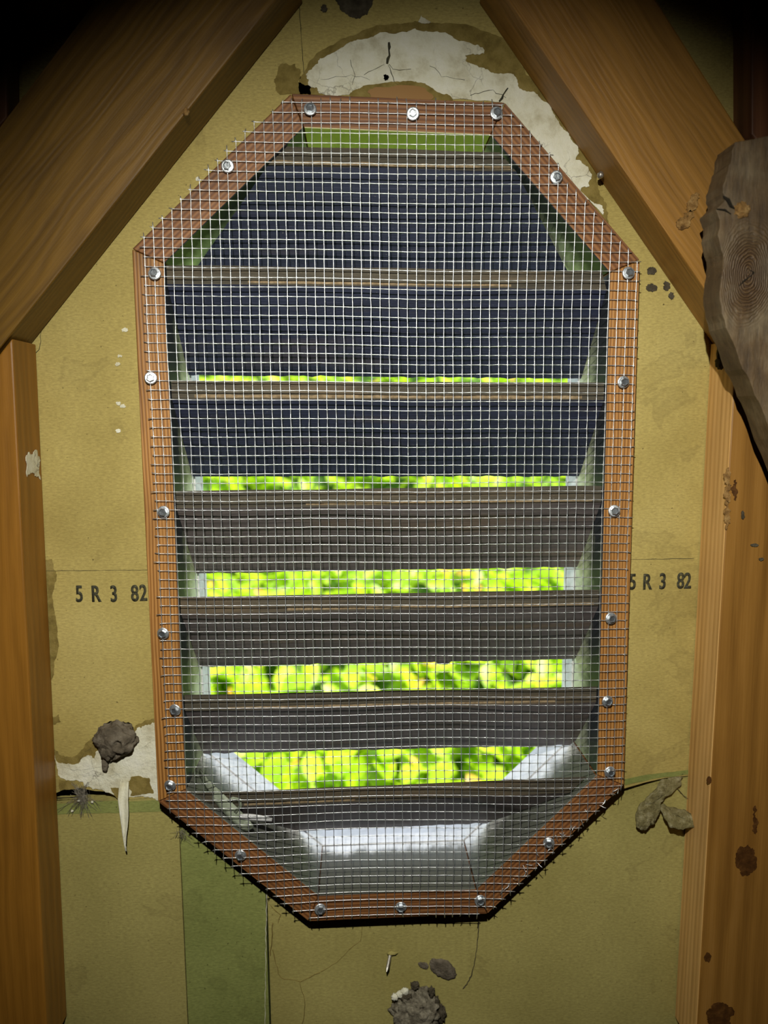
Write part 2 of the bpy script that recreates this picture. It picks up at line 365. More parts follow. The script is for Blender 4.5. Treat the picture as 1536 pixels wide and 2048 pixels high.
patch('water_stain', [(700, 188), (730, 172), (800, 165), (850, 168), (890, 190), (905, 202), (690, 200)], M_stain, -.0009, 4, 9, th=.0002)
patch('water_stain', [(548, 160), (560, 130), (590, 128), (602, 145), (596, 165), (625, 172), (622, 190), (560, 190)], M_stain, -.0001, 5, 10, th=.0002)
patch('grey_stain', [(668, -10), (680, 20), (705, 36), (735, 30), (752, -5)], M_mud_dark, -.0001, 5, 11, th=.0002)
low_g = [(104, 1505), (116, 1524), (150, 1528), (172, 1512), (190, 1516), (202, 1500), (268, 1480), (275, 1455), (290, 1450), (310, 1444), (322, 1600), (300, 1594), (262, 1592), (236, 1590), (205, 1578), (170, 1571), (150, 1560), (118, 1550)]
patch('bare_gypsum', low_g, M_gyp, -.0004, 5, 12, th=.0006)
patch('water_stain', [(100, 1495), (120, 1510), (150, 1512), (180, 1480), (200, 1468), (260, 1462), (292, 1440), (325, 1440), (325, 1500), (200, 1530), (104, 1530)], M_stain, -.0001, 5, 13, th=.0002)
patch('paper_scrap', [(262, 1553), (300, 1555), (308, 1585), (262, 1590), (258, 1570)], M_stain, -.0011, 4, 14, th=.0003)
patch('paper_scrap', [(120, 1556), (142, 1560), (155, 1578), (122, 1580)], M_stain, -.0011, 3, 15, th=.0003)
patch('paper_scrap', [(222, 1574), (250, 1576), (246, 1590), (236, 1596)], M_stain, -.0011, 3, 16, th=.0003)
patch('green_edge_band', [(108, 1608), (200, 1602), (322, 1600), (324, 1622), (200, 1626), (109, 1630)], M_paper_green, -.0001, 2, 17, 3, th=.0003)
patch('green_edge_band', [(1250, 1558), (1320, 1546), (1376, 1540), (1376, 1548), (1320, 1555), (1250, 1570)], M_paper_green, -.0001, 2, 18, 3, th=.0003)
patch('water_stain', [(86, 1120), (104, 1118), (114, 1150), (104, 1190), (112, 1240), (116, 1300), (108, 1350), (92, 1370)], M_stain, -.0001, 4, 19, th=.00015)
patch('water_stain', [(98, 1436), (118, 1428), (122, 1444), (108, 1450)], M_stain, -.0001, 3, 20, th=.00015)
for i, (x, y, w, h) in enumerate([(1303, 542, 10, 8), (1302, 576, 12, 7), (1332, 572, 7, 10), (1342, 592, 6, 8), (648, 18, 8, 8), (772, 156, 6, 7)]):
    patch('grey_spot', [(x+w*math.cos(a*.9), y+h*math.sin(a*.9)) for a in range(7)], M_mud_dark, -.0006, 3, 30+i, 3, th=.0003)
for i, (x, y) in enumerate([(240, 712), (236, 728), (238, 806), (246, 812), (236, 862), (250, 660), (395, 358)]):
    patch('paper_chip', [(x+random.uniform(4, 7)*math.cos(a*1.05), y+random.uniform(3, 5)*math.sin(a*1.05)) for a in range(6)], M_gyp, -.0003, 2, 40+i, 3, th=.0003)
def line(name, pts, w, mat, y=-.0002, jit=1.0, seed=0):
    r = random.Random(seed); bm = bmesh.new(); pp = []
    for (a, b) in zip(pts, pts[1:]):
        n = max(2, int(math.dist(a, b)/9))
        for k in range(n): pp.append((a[0]+(b[0]-a[0])*k/n + r.uniform(-jit, jit), a[1]+(b[1]-a[1])*k/n + r.uniform(-jit, jit)))
    pp.append(pts[-1])
    tube(bm, [P(x, z, y) for x, z in pp], [w*r.uniform(.5, 1.2) for _ in pp], 4)
    return from_bm(name, bm, mat, wall)
line('seam', [(84, 1142), (190, 1141), (296, 1140)], .00018, M_ink, jit=.4, seed=1)
line('seam', [(1258, 1119), (1388, 1117)], .00018, M_ink, jit=.4, seed=2)
line('seam', [(598, 0), (602, 70), (608, 150)], .00022, M_ink, jit=.6, seed=3)
line('crack', [(84, 655), (78, 700), (66, 715), (64, 740)], .0002, M_ink, jit=1.5, seed=4)
line('crack', [(150, 1528), (170, 1505), (200, 1478), (205, 1470)], .0002, M_ink, jit=2, seed=5)
line('crack', [(535, 1745), (532, 1850), (530, 2048)], .0003, M_gyp, y=-.0005, jit=1.0, seed=6)
line('crack', [(105, 1598), (130, 1596), (170, 1594)], .0005, M_cav, jit=1.0, seed=7)
for k, (pts, w) in enumerate([([(776, 84), (779, 100), (774, 128)], .0009), ([(770, 128), (745, 140), (728, 150)], .0002), ([(776, 130), (800, 142), (822, 138)], .0002), ([(774, 128), (790, 165), (806, 176)], .0003),
        ([(700, 118), (712, 150), (704, 170)], .00015), ([(860, 130), (885, 152), (930, 160)], .00015), ([(640, 160), (700, 150), (740, 160)], .00012), ([(940, 190), (985, 180), (1012, 196)], .0002), ([(1000, 205), (1008, 190), (1016, 176)], .0008),
        ([(120, 1535), (165, 1541), (205, 1533)], .0002), ([(140, 1552), (220, 1550), (245, 1545)], .00015), ([(222, 1538), (240, 1552), (246, 1560)], .0002), ([(270, 1500), (290, 1492), (308, 1480)], .00015)]):
    line('gypsum_crack', pts, w, M_ink, y=-.0009, jit=2.2, seed=20+k)
for k, (pts, w) in enumerate([([(545, 1900), (560, 1955), (600, 1962), (640, 1945)], .00035), ([(600, 1962), (610, 2010), (604, 2048)], .0003), ([(640, 1945), (680, 1920), (720, 1880), (725, 1852)], .00025), ([(545, 1845), (543, 1880), (541, 1912)], .0005), ([(540, 1812), (560, 1830), (556, 1846)], .0003)]):
    line('stain_line', pts, w, M_stain, y=-.0003, jit=1.6, seed=50+k)
for i, (x, y) in enumerate([(280, 1135), (266, 1134), (258, 1138), (290, 1137), (1386, 1117), (1330, 1117), (120, 1143), (1305, 1117)]):
    pass

# stamped ink
def stamp(chars, parent):
    bm = bmesh.new()
    for ch, px, py, hpx in chars:
        cu = bpy.data.curves.new('t', 'FONT'); cu.body = ch; cu.align_x = 'CENTER'; cu.size = 1.0; cu.offset = .016
        ob = bpy.data.objects.new('t', cu); COL.objects.link(ob)
        dg = bpy.context.evaluated_depsgraph_get(); me = bpy.data.meshes.new_from_object(ob.evaluated_get(dg))
        b = P(px, py + hpx/2, 0); hh = (P(px, py-hpx/2, 0).z - b.z)/.70
        for v in me.vertices: v.co = Vector((b.x + v.co.x*hh*.66, -.0003, b.z + v.co.y*hh))
        bm.from_mesh(me); bpy.data.objects.remove(ob); bpy.data.curves.remove(cu)
    g_ = bmesh.ops.duplicate(bm, geom=bm.verts[:] + bm.edges[:] + bm.faces[:])
    for v in g_['geom']:
        if isinstance(v, bmesh.types.BMVert): v.co += Vector((.0004, -.00006, .0001))
    bmesh.ops.triangulate(bm, faces=bm.faces)
    r = bmesh.ops.extrude_face_region(bm, geom=bm.faces[:])
    for v in r['geom']:
        if isinstance(v, bmesh.types.BMVert): v.co.y += .0002
    return from_bm('ink_stamp', bm, M_ink, parent)
stamp([('5', 159, 1187, 32), ('R', 192, 1187, 32), ('3', 228, 1187, 32), ('8', 270, 1186, 32), ('2', 287, 1185, 32)], wall)
stamp([('5', 1264, 1163, 31), ('R', 1293, 1163, 31), ('3', 1324, 1162, 31), ('8', 1360, 1161, 31), ('2', 1374, 1161, 31), ('5', 1403, 1160, 31)], wall)

# ---------------------------------------------------------------- gable truss timbers (things)
TD = .038
def timber(name, front_px, label, cat, mat, p0, p1, seed, y0=-TD, y1=-.0003, group=None, parent=None, bv=.0012):
    poly = [xz(x, y, y0) for x, y in front_px]; bm = bmesh.new(); prism_bm(bm, poly, y0, y1)
    o = from_bm(name, bm, mat, parent); grain(o, xz(*p0, y0), xz(*p1, y0), seed); bevel(o, bv)
    if label: tag(o, label, cat, group)
    return o
gr = 'flat timbers of the gable truss'
timber('diagonal_brace', [(545, -60), (598, -60), (22, 667), (-330, 1111), (-560, 990), (237, -60)], 'dark reddish diagonal truss timber sloping up from the left post to the top', 'timber', M_truss_l, (598, -60), (26, 648), 1, group=gr)
rb = timber('diagonal_brace', [(976, -60), (1275, -60), (1700, 608), (1700, 1005), (1468, 664)], 'amber diagonal truss timber sloping down from the top to the right post', 'timber', M_truss_r, (975, -60), (1468, 664), 2, group=gr)
timber('stud', [(-260, 1040), (24, 676), (96, 2110), (-190, 2110)], 'orange brown upright stud at the left edge below the dark diagonal timber', 'stud', M_stud_l, (24, 674), (96, 2110), 3, group=gr)
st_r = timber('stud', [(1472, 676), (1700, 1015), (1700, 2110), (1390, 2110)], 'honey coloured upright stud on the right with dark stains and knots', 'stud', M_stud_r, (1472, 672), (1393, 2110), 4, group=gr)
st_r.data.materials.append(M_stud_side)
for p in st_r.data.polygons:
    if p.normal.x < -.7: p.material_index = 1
timber('post', [(1503, -60), (1690, -60), (1690, 500), (1503, 268)], 'dark red brown post in the top right corner above the knotty block', 'post', M_old, (1503, -60), (1503, 268), 5, y0=-.026)
timber('post', [(-160, -60), (12, -60), (14, 235), (-160, 420)], 'thin dark post slice at the upper left edge behind the diagonal timber', 'post', M_old, (12, -60), (14, 235), 6, y0=-.02)

# stains and nailed things on the right stud
def on_face(name, cx, cy, w, h, mat, parent, y=-TD-.0002, seed=0, ang=0, th=.0003, amp=5):
    pts = [(cx + w*math.cos(a*.7)*math.cos(ang) - h*math.sin(a*.7)*math.sin(ang), cy + w*math.cos(a*.7)*math.sin(ang) + h*math.sin(a*.7)*math.cos(ang)) for a in range(9)]
    poly = [xz(x, z, y) for x, z in rough_poly(pts, amp, 3, seed)]; bm = bmesh.new(); prism_bm(bm, poly, y-th, y); return from_bm(name, bm, mat, parent)
M_dst = mottled('dark_wood_stain', (.045, .018, .005), (.08, .032, .008), (.14, .06, .015), scale=200, rough=.5, bump=.3)
for i, (x, y, w, h) in enumerate([(1492, 1720, 22, 32), (1418, 1560, 5, 8), (1440, 2030, 28, 26), (1415, 1915, 7, 10), (1470, 980, 5, 22), (1510, 1640, 5, 30)]):
    on_face('dark_stain', x, y, w, h, M_dst, st_r, seed=60+i, th=.00015)
M_tan = mottled('dull_tan_bare_wood', (.12, .08, .045), (.26, .19, .11), (.38, .29, .18), scale=220, rough=.8, bump=.5)
M_split = mottled('splintered_wood', (.12, .06, .02), (.4, .22, .07), (.6, .38, .15), scale=250, rough=.5, bump=1)
for i, (x, y, w, h) in enumerate([(1455, 970, 7, 36), (1452, 1030, 5, 30), (1485, 1030, 3, 9), (1508, 1090, 8, 3), (1522, 1118, 5, 3)]):
    on_face('splinter', x, y, w, h, M_split if i < 2 else M_mud_dark, st_r, seed=70+i, th=.0008)
# mud dabs on the stud's side
for i, (x, y) in enumerate([(1440, 706), (1440, 726)]):
    p = P(x, y, -.022); b = blob((p.x-.0, p.y, p.z), (.0024, .004, .0045), 3, .4, 2, 80+i)
    tag(from_bm('mud_dab', b, M_mud_dark, smooth=True), ('upper' if i == 0 else 'lower') + ' dark mud dab on the side of the right stud', 'mud', 'mud dabs on the right stud')
# chipped knot on the right diagonal
for i, (x, y, w, h, a) in enumerate([(1385, 405, 10, 22, .5), (1370, 440, 12, 24, .7)]):
    on_face('torn_grain', x, y, w, h, M_split, rb, seed=90+i, ang=a, th=.001)
# white scuff on left stud's inner side: small patch standing on that side face
st_l = bpy.data.objects['stud']
a0 = P(60, 1000, -.018); 
bm = bmesh.new(); pts = rough_poly([(-.011, -.006), (-.004, -.004), (.004, -.007), (.011, -.010), (.012, .004), (.006, .012), (-.006, .011), (-.011, .004)], .003, 3, 5)
sx = P(24, 674, -TD); sx2 = P(96, 2110, -TD)
def sidex(z): return sx.x + (sx2.x-sx.x)*(z-sx.z)/(sx2.z-sx.z)
zc = P(58, 935, -.02).z
vs = [bm.verts.new((sidex(zc+q)+.0003, -.0155+p, zc+q)) for p, q in pts]
vs2 = [bm.verts.new((v.co.x+.0003, v.co.y, v.co.z)) for v in vs]
for t_ in tessellate_polygon([[Vector((p, q, 0)) for p, q in pts]]): bm.faces.new([vs2[i] for i in t_])
for i in range(len(vs)): bm.faces.new((vs[i], vs[(i+1) % len(vs)], vs2[(i+1) % len(vs)], vs2[i]))
from_bm('white_scuff', bm, M_gyp, st_l)

# knotty block, cut from a bigger board, in front of the right timbers
kp = [(1470, 284), (1600, 262), (1640, 700), (1600, 1010), (1545, 880), (1524, 818), (1500, 762), (1476, 712), (1452, 655), (1440, 600), (1446, 540), (1443, 500), (1436, 470), (1440, 440), (1432, 418), (1450, 400), (1446, 370), (1458, 330), (1464, 305)]
kp = rough_poly(kp, 3, 2, 3)
ky = -.085; bm = bmesh.new(); prism_bm(bm, [xz(x, y, ky) for x, y in kp], ky, -.062)
kb = from_bm('knotty_block', bm, M_knot); bevel(kb, .0022, 3)
tag(kb, 'weathered grey brown board end with big oval knot at the right edge', 'board')
for i, (x, y, rx, rz) in enumerate([(1483, 420, .0048, .0045)]):
    p = P(x, y, ky); from_bm('small_knot', blob((p.x, p.y, p.z), (rx, .0016, rz), 4, .35, 3, 5), M_split, kb, smooth=True)
bm = bmesh.new(); tube(bm, [P(x, y, ky-.0004) for x, y in [(1446, 392), (1456, 400), (1462, 412), (1470, 418)]], [.0004, .0013, .0011, .0003], 6); from_bm('crack', bm, M_cav, kb)
bm = bmesh.new(); tube(bm, [P(x, y, ky-.0004) for x, y in [(1433, 418), (1450, 420), (1462, 428)]], [.0003, .0007, .0002], 6); from_bm('crack', bm, M_cav, kb)
bm = bmesh.new(); tube(bm, [P(x, y, ky-.0003) for x, y in [(1500, 540), (1508, 545), (1500, 553), (1488, 562), (1478, 572)]], [.0002, .0006, .0003, .0006, .0002], 6); from_bm('crack', bm, M_cav, kb)

# ---------------------------------------------------------------- gable vent
vent = empty('gable_vent', (OUT[5][0], 0, OUT[5][1]))
tag(vent, 'tall eight-sided wooden louvre vent set through the attic wall', 'vent')
INB = INN
for i in range(8):
    j = (i+1) % 8; bm = bmesh.new()
    a, b, c, d = OUT[i], OUT[j], INN[j], INN[i]
    e = .00025; u = (Vector(b)-Vector(a)).normalized()*e
    a = (a[0]+u.x, a[1]+u.y); b = (b[0]-u.x, b[1]-u.y); c = (c[0]-u.x, c[1]-u.y); d = (d[0]+u.x, d[1]+u.y)
    f = [bm.verts.new((p[0], -H, p[1])) for p in (a, b, c, d)]; k = [bm.verts.new((p[0], BACK, p[1])) for p in (a, b, c, d)]
    bm.faces.new(f[::-1]); bm.faces.new(k)
    for q in range(4):
        fa = bm.faces.new((f[q], f[(q+1) % 4], k[(q+1) % 4], k[q]))
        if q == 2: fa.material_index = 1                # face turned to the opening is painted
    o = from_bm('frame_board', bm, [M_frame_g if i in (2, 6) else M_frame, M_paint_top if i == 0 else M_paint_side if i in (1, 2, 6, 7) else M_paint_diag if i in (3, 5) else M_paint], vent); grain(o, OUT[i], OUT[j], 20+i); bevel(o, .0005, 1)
ROUT = inset(OUT, -.02); RIN = inset(INN, .001)
for i in range(8):
    j = (i+1) % 8; bm = bmesh.new(); prism_bm(bm, [ROUT[i], ROUT[j], RIN[j], RIN[i]], BACK+.0005, BACK+.030)
    o = from_bm('outer_trim', bm, M_white, vent)
    if i == 0: o['label'] = 'white painted trim board outside the vent'
SL = [((565, 292), (1040, 305)), ((331, 530), (1226, 543)), ((345, 762), (1222, 765)), ((352, 982), (1212, 971)), ((360, 1194), (1205, 1179)), ((372, 1390), (1197, 1373)), ((400, 1586), (1182, 1553))]
slat_obs = []
for k, (pl, pr) in enumerate(SL):
    DI = -.018; DO = .038; th = .0125
    zl_ = P(*pl, DI).z; zr_ = P(*pr, DI).z; xl_ = P(*pl, DI).x; xr_ = P(*pr, DI).x
    zat = lambda x: zl_ + (zr_-zl_)*(x-xl_)/(xr_-xl_)
    drop = .0712 if k < 6 else .066
    NX, NY = 90, 10; bm = bmesh.new(); grid = {}
    prof = [(0, 0), (0, 1)] + [(s/8, 1) for s in range(1, 9)] + [(s/8, 0) for s in range(8, 0, -1)]
    # the cross-section: (s along slope 0..1, 0 = top face / 1 = underside)
    rings = []
    for ix in range(NX+1):
        ring = []
        for (s, b) in prof:
            y = DI + (DO-DI)*s; dz = -(drop-th)*s - th*b
            zc0 = (zl_+zr_)/2 + dz
            x0, x1 = xlim(zc0, INN); x0 += .0004; x1 -= .0004
            x = x0 + (x1-x0)*ix/NX; z = zat(x) + dz
            # worn, slightly wavy timber with a ragged outer lip
            z += .0006*noise.noise(Vector((x*18, k*5, s*2)))
            if s > .9 and b: z += .0011*noise.noise(Vector((x*130, k*7, 0))) - (.0025 if k == 4 and abs(x-.068) < .006 else 0)
            ring.append(bm.verts.new((x, y, z)))
        rings.append(ring)
    n = len(prof)
    for A, B in zip(rings, rings[1:]):
        for q in range(n): bm.faces.new((A[q], A[(q+1) % n], B[(q+1) % n], B[q])).material_index = 1 if q == 0 else 0
    bm.faces.new(rings[0][::-1]); bm.faces.new(rings[-1])
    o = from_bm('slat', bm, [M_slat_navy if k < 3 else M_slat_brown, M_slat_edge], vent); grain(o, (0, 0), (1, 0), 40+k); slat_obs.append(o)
    # strip of bare timber worn through the paint along the lower front edge
    zs = [(.0, 1.0), (.18, .78), (.05, .95), (.3, .98), (.25, .99), (.1, .9), (0.1, .4)][k]
    x0, x1 = xlim((zl_+zr_)/2-.009, INN); bm = bmesh.new(); X = [x0+.001 + (x1-x0-.002)*(zs[0]+(zs[1]-zs[0])*i/40) for i in range(41)]
    hw = [.0011, .0006, .0013, .0005, .0009, .0005, .0005][k]
    top = [bm.verts.new((x, DI-.00025, zat(x)-.0100+hw*(.5+noise.noise(Vector((x*70, k, 0)))))) for x in X]
    bot = [bm.verts.new((x, DI-.00025, zat(x)-.0112-hw*(.2+.4*noise.noise(Vector((x*50, k, 9)))))) for x in X]
    for i in range(40): bm.faces.new((top[i], top[i+1], bot[i+1], bot[i]))
    o2 = from_bm('bare_wood_edge', bm, M_tan, o)

# ---------------------------------------------------------------- wire screen
screen = empty('wire_screen', (OUT[5][0], -H, OUT[5][1]))
tag(screen, 'galvanised square wire mesh screwed over the whole louvre vent', 'wire screen')
SC = [(556, 196), (1008, 208), (1282, 524), (1286, 600), (1279, 760), (1277, 900), (1254, 1240), (1252, 1560), (1236, 1582), (1120, 1690), (985, 1818), (962, 1826), (620, 1838), (600, 1830), (470, 1735), (322, 1615), (310, 1500), (296, 1200), (290, 1000), (268, 700), (262, 480), (300, 455)]
SCW = [xz(x, y, -H-.001) for x, y in SC]
def inside(x, z, poly):
    c = False; n = len(poly)
    for i in range(n):
        (x0, z0), (x1, z1) = poly[i], poly[i-1]
        if (z0 > z) != (z1 > z) and x < (x1-x0)*(z-z0)/(z1-z0)+x0: c = not c
    return c
def dist_edge(x, z):
    m = 9
    for i in range(8):
        a = Vector(OUT[i]); b = Vector(OUT[(i+1) % 8]); p = Vector((x, z)); t = max(0, min(1, (p-a).dot(b-a)/(b-a).length_squared)); m = min(m, (a+(b-a)*t-p).length)
    return m
C = .00637; GX0, GZ0 = SCW[21][0]-.004, .2235
NXG, NZG = 60, 98
def node(i, j):
    x = GX0 + i*C; z = GZ0 - j*C - (i-25)*C*.012
    n1 = noise.noise(Vector((x*9, z*9, 1))); n2 = noise.noise(Vector((x*9, z*9, 7))); n3 = noise.noise(Vector((i*.9, j*.9, 3)))
    low = max(0, (-.22 - z)/.16)
    x += .0014*n1 + .0003*n3; z += .0014*n2 + .00025*noise.noise(Vector((i*.8, j*.8, 11)))
    z += low*.0022*math.sin(x*26+1.0)
    # bulges away from the frame between the screws, and towards the camera low down
    y = -H - .0013 - .0016*(.5+n1) - low*.002
    return Vector((x, y, z))
nodes = {}
for j in range(NZG):
    for i in range(NXG):
        p = node(i, j)
        if inside(p.x, p.z, SCW): nodes[(i, j)] = p
def wires(horizontal):
    bm = bmesh.new(); rw, rn = .00027, .00046
    A, B = (NZG, NXG) if horizontal else (NXG, NZG)
    for a in range(A):
        run = []
        for b in range(B+1):
            key = (b, a) if horizontal else (a, b)
            if key in nodes: run.append(key)
            elif run:
                if len(run) >= 1:
                    f = node(*((run[0][0]-1, a) if horizontal else (a, run[0][1]-1))); l = node(*((run[-1][0]+1, a) if horizontal else (a, run[-1][1]+1)))
                    pts = []; rad = []
                    s0 = random.uniform(.12, .55); s1 = random.uniform(.12, .55)
                    j0 = Vector((random.uniform(-.0006, .0006), random.uniform(-.001, .0006), random.uniform(-.0006, .0006)))
                    q0 = nodes[run[0]]; pts.append(q0 + (f-q0)*s0 + j0); rad.append(rw)
                    for idx, kk in enumerate(run):
                        q = nodes[kk].copy(); q.y += (.00022 if horizontal else -.00022)
                        if idx:
                            m = (pts[-1] + q)/2
                            pts.append(pts[-1].lerp(q, .18)); rad.append(rw); pts.append(pts[-2].lerp(q, .82)); rad.append(rw)
                        pts.append(q); rad.append(rn)
                    q1 = nodes[run[-1]]; pts.append(q1 + (l-q1)*s1 - j0); rad.append(rw)
                    tube(bm, pts, rad, 6)
                run = []
    return bm
from_bm('horizontal_wires', wires(True), M_wire, screen, smooth=True, recalc=False)
from_bm('vertical_wires', wires(False), M_wire, screen, smooth=True, recalc=False)
# snipped, curled cut ends along the lower right edge
bm = bmesh.new(); r = random.Random(4)
for k in range(26):
    t = k/25; x = 1240 - 262*t; y = 1578 + 240*t; p = P(x+r.uniform(-6, 6), y-r.uniform(2, 14), -H-.003)
    pts = [p]; d = Vector((r.uniform(-1, 1), r.uniform(-.6, .2), r.uniform(-1, 1))).normalized()
    for q in range(4): d = (d + Vector((r.uniform(-.5, .5), 0, r.uniform(-.5, .5)))).normalized(); pts.append(pts[-1] + d*.0014)
    tube(bm, pts, .00028, 5)
from_bm('cut_wire_ends', bm, M_wire, screen, smooth=True)

# screws: washer flange with hexagonal head
SCREWS = [(620, 218), (826, 227), (993, 226), (1113, 354), (1257, 546), (1247, 764), (1229, 1022), (1222, 1237), (1215, 1403), (1220, 1544), (1098, 1686), (960, 1801), (802, 1814), (640, 1819), (481, 1711), (340, 1571), (350, 1420), (326, 1267), (327, 1024), (301, 756), (309, 547), (455, 332)]
def lathe(bm, prof, n=28):
    rings = []
    for (r_, y) in prof: rings.append([bm.verts.new((r_*math.cos(2*math.pi*k/n), y, r_*math.sin(2*math.pi*k/n))) for k in range(n)])
    for A, B in zip(rings, rings[1:]):
        for k in range(n): bm.faces.new((A[k], A[(k+1) % n], B[(k+1) % n], B[k]))
    bm.faces.new(rings[0][::-1]); bm.faces.new(rings[-1])
bm = bmesh.new(); lathe(bm, [(.0042, 0), (.0044, -.0004), (.0043, -.0009), (.0038, -.0012), (.0034, -.0012)])
washer_me = bpy.data.meshes.new('screw'); bmesh.ops.recalc_face_normals(bm, faces=bm.faces); bm.to_mesh(washer_me); bm.free(); washer_me.materials.append(M_zinc)
for p in washer_me.polygons: p.use_smooth = len(p.vertices) == 4
bm = bmesh.new(); lathe(bm, [(.0029, -.001), (.0029, -.0032), (.0026, -.0037), (.0022, -.0037), (.0018, -.0029)], 6)
head_me = bpy.data.meshes.new('hex_head'); bmesh.ops.recalc_face_normals(bm, faces=bm.faces); bm.to_mesh(head_me); bm.free(); head_me.materials.append(M_head)
for i, (x, y) in enumerate(SCREWS):
    p = P(x, y, -H-.003); w = bpy.data.objects.new('screw', washer_me); COL.objects.link(w); w.parent = screen
    w.matrix_parent_inverse = Matrix.Translation(-screen.location)
    w.location = (p.x, -H-.0022, p.z); w.rotation_euler = (random.uniform(-.16, .16), random.uniform(0, 1), random.uniform(-.16, .16))
    h = bpy.data.objects.new('hex_head', head_me); COL.objects.link(h); h.parent = w

# ---------------------------------------------------------------- mud, nails, torn paper, webs
# mud dauber nest low on the left
c = P(233, 1482, -.004); bm = blob((c.x, -.004, c.z), (.0155, .010, .0150), 5, .24, 2.4, 3)
for v in bm.verts:
    if v.co.z < c.z-.008: v.co.x += (c.x-.006 - v.co.x)*min(1, (c.z-.008-v.co.z)*110)
    d = (v.co - Vector((c.x+.004, -.014, c.z+.0005))); dd = math.hypot(d.x, d.z)
    if v.co.y < -.006: v.co.y += .003*math.exp(-(dd/.0028)**2) - .0016*math.exp(-((dd-.0042)/.0012)**2)
    v.co.y = min(v.co.y, -.0002)
nest = from_bm('mud_nest', bm, M_mud, smooth=True); tag(nest, 'lumpy grey mud wasp nest on the white patch left of the vent', 'wasp nest')
p0 = P(210, 1534, -.004); from_bm('drip', blob((p0.x, -.0035, p0.z+.002), (.0024, .003, .006), 3, .3, 3, 9), M_mud, nest, smooth=True)
# flat mud patch and its small neighbour below the vent
bm = bmesh.new(); pts = rough_poly([(860, 1880), (868, 1917), (884, 1934), (902, 1950), (914, 1955), (914, 1930), (905, 1918), (885, 1916)], 3, 3, 2)
def mudpatch(px, seed, th, label, name='mud_patch', mat=M_mud):
    bm = bmesh.new(); pts = [xz(*p) for p in rough_poly(px, 2.5, 3, seed)]; cx = sum(p[0] for p in pts)/len(pts); cz = sum(p[1] for p in pts)/len(pts)
    ringp = [1, .93, .75, .5, .25]; ys = [-.0001, -th*.8, -th, -th*.95, -th*1.05]; rings = []
    for q, y in zip(ringp, ys): rings.append([bm.verts.new((cx+(a-cx)*q, y - .0004*noise.noise(Vector((a*200, b*200, q*5))), cz+(b-cz)*q)) for a, b in pts])
    for A, B in zip(rings, rings[1:]):
        n = len(A)
        for k in range(n): bm.faces.new((A[k], A[(k+1) % n], B[(k+1) % n], B[k]))
    c_ = bm.verts.new((cx, -th, cz)); n = len(pts)
    for k in range(n): bm.faces.new((rings[-1][k], rings[-1][(k+1) % n], c_))
    return tag(from_bm(name, bm, mat, smooth=True), label, 'mud')
mudpatch([(859, 1920), (868, 1916), (884, 1918), (898, 1922), (910, 1936), (914, 1948), (906, 1956), (886, 1956), (872, 1948), (860, 1936)], 3, .0022, 'smooth oval grey brown mud patch on the wall below the vent')
mudpatch([(836, 1925), (848, 1924), (857, 1929), (855, 1937), (843, 1934)], 4, .0012, 'small mud speck just left of the oval mud patch')
# ragged broken nest at the bottom edge
c = P(833, 2025, -.004); bm = blob((c.x, -.004, c.z), (.0175, .009, .0195), 5, .36, 3.2, 11)
for v in bm.verts: v.co.y = min(v.co.y, -.0002)
bn = from_bm('broken_mud_nest', bm, mottled('pale_grey_mud', (.07, .055, .035), (.30, .265, .19), (.55, .50, .38), scale=190, rough=.95, bump=1, bd=.003), smooth=True)
tag(bn, 'broken pale and dark mud nest at the bottom edge of the picture', 'wasp nest')
for i, (x, y, a, b) in enumerate([(812, 1996, .0042, .0022), (831, 1978, .0028, .0036), (864, 1990, .0024, .0036), (874, 2016, .0024, .006), (884, 2040, .003, .008)]):
    p = P(x, y, -.010); from_bm('dark_crust', blob((p.x, [-.0085, -.0065, -.0065, -.0055, -.004][i], p.z), (a, .0016, b), 4, .75, 3, 20+i), M_mud_dark, bn, smooth=True)
for i, (x, y) in enumerate([(790, 2000), (800, 1994), (810, 1988)]):
    p = P(x, y, -.011); from_bm('white_flake', blob((p.x, -.008, p.z), (.003, .002, .0028), 3, .5, 3, 30+i), M_gyp, bn, smooth=True)
# nail poking through, with its paper lip
def nail(pa, pb, r, label, mat=M_nail, lip=True, name='nail'):
    bm = bmesh.new(); a, b = Vector(pa), Vector(pb); tube(bm, [a, a.lerp(b, .8), b], [r, r, r*.25], 8)
    o = from_bm(name, bm, mat, smooth=False); tag(o, label, 'nail')
    if lip:
        from_bm('paper_lip', blob((a.x+.001, a.y-.0012, a.z+.0006), (.0040, .0014, .0016), 3, .35, 3, 5), M_paper_low, o, smooth=True)
    return o
nail(P(781, 1906, -.0006), P(773, 1944, -.012), .0014, 'bent grey nail poking through the wall below the vent')
for nm, (x, y, lab) in enumerate([(372, 224, 'nail head at the lower edge of the dark left diagonal timber'), (1201, 350, 'nail head at the inner edge of the right diagonal timber')]):
    p = P(x, y, -TD-.001) if x < 768 else P(x, y, -.014); bm = blob((p.x, p.y, p.z), (.0022, .0022, .0024), 3, .2, 2, nm)
    tag(from_bm('nail', bm, M_split if x < 768 else M_nail, smooth=True), lab, 'nail')
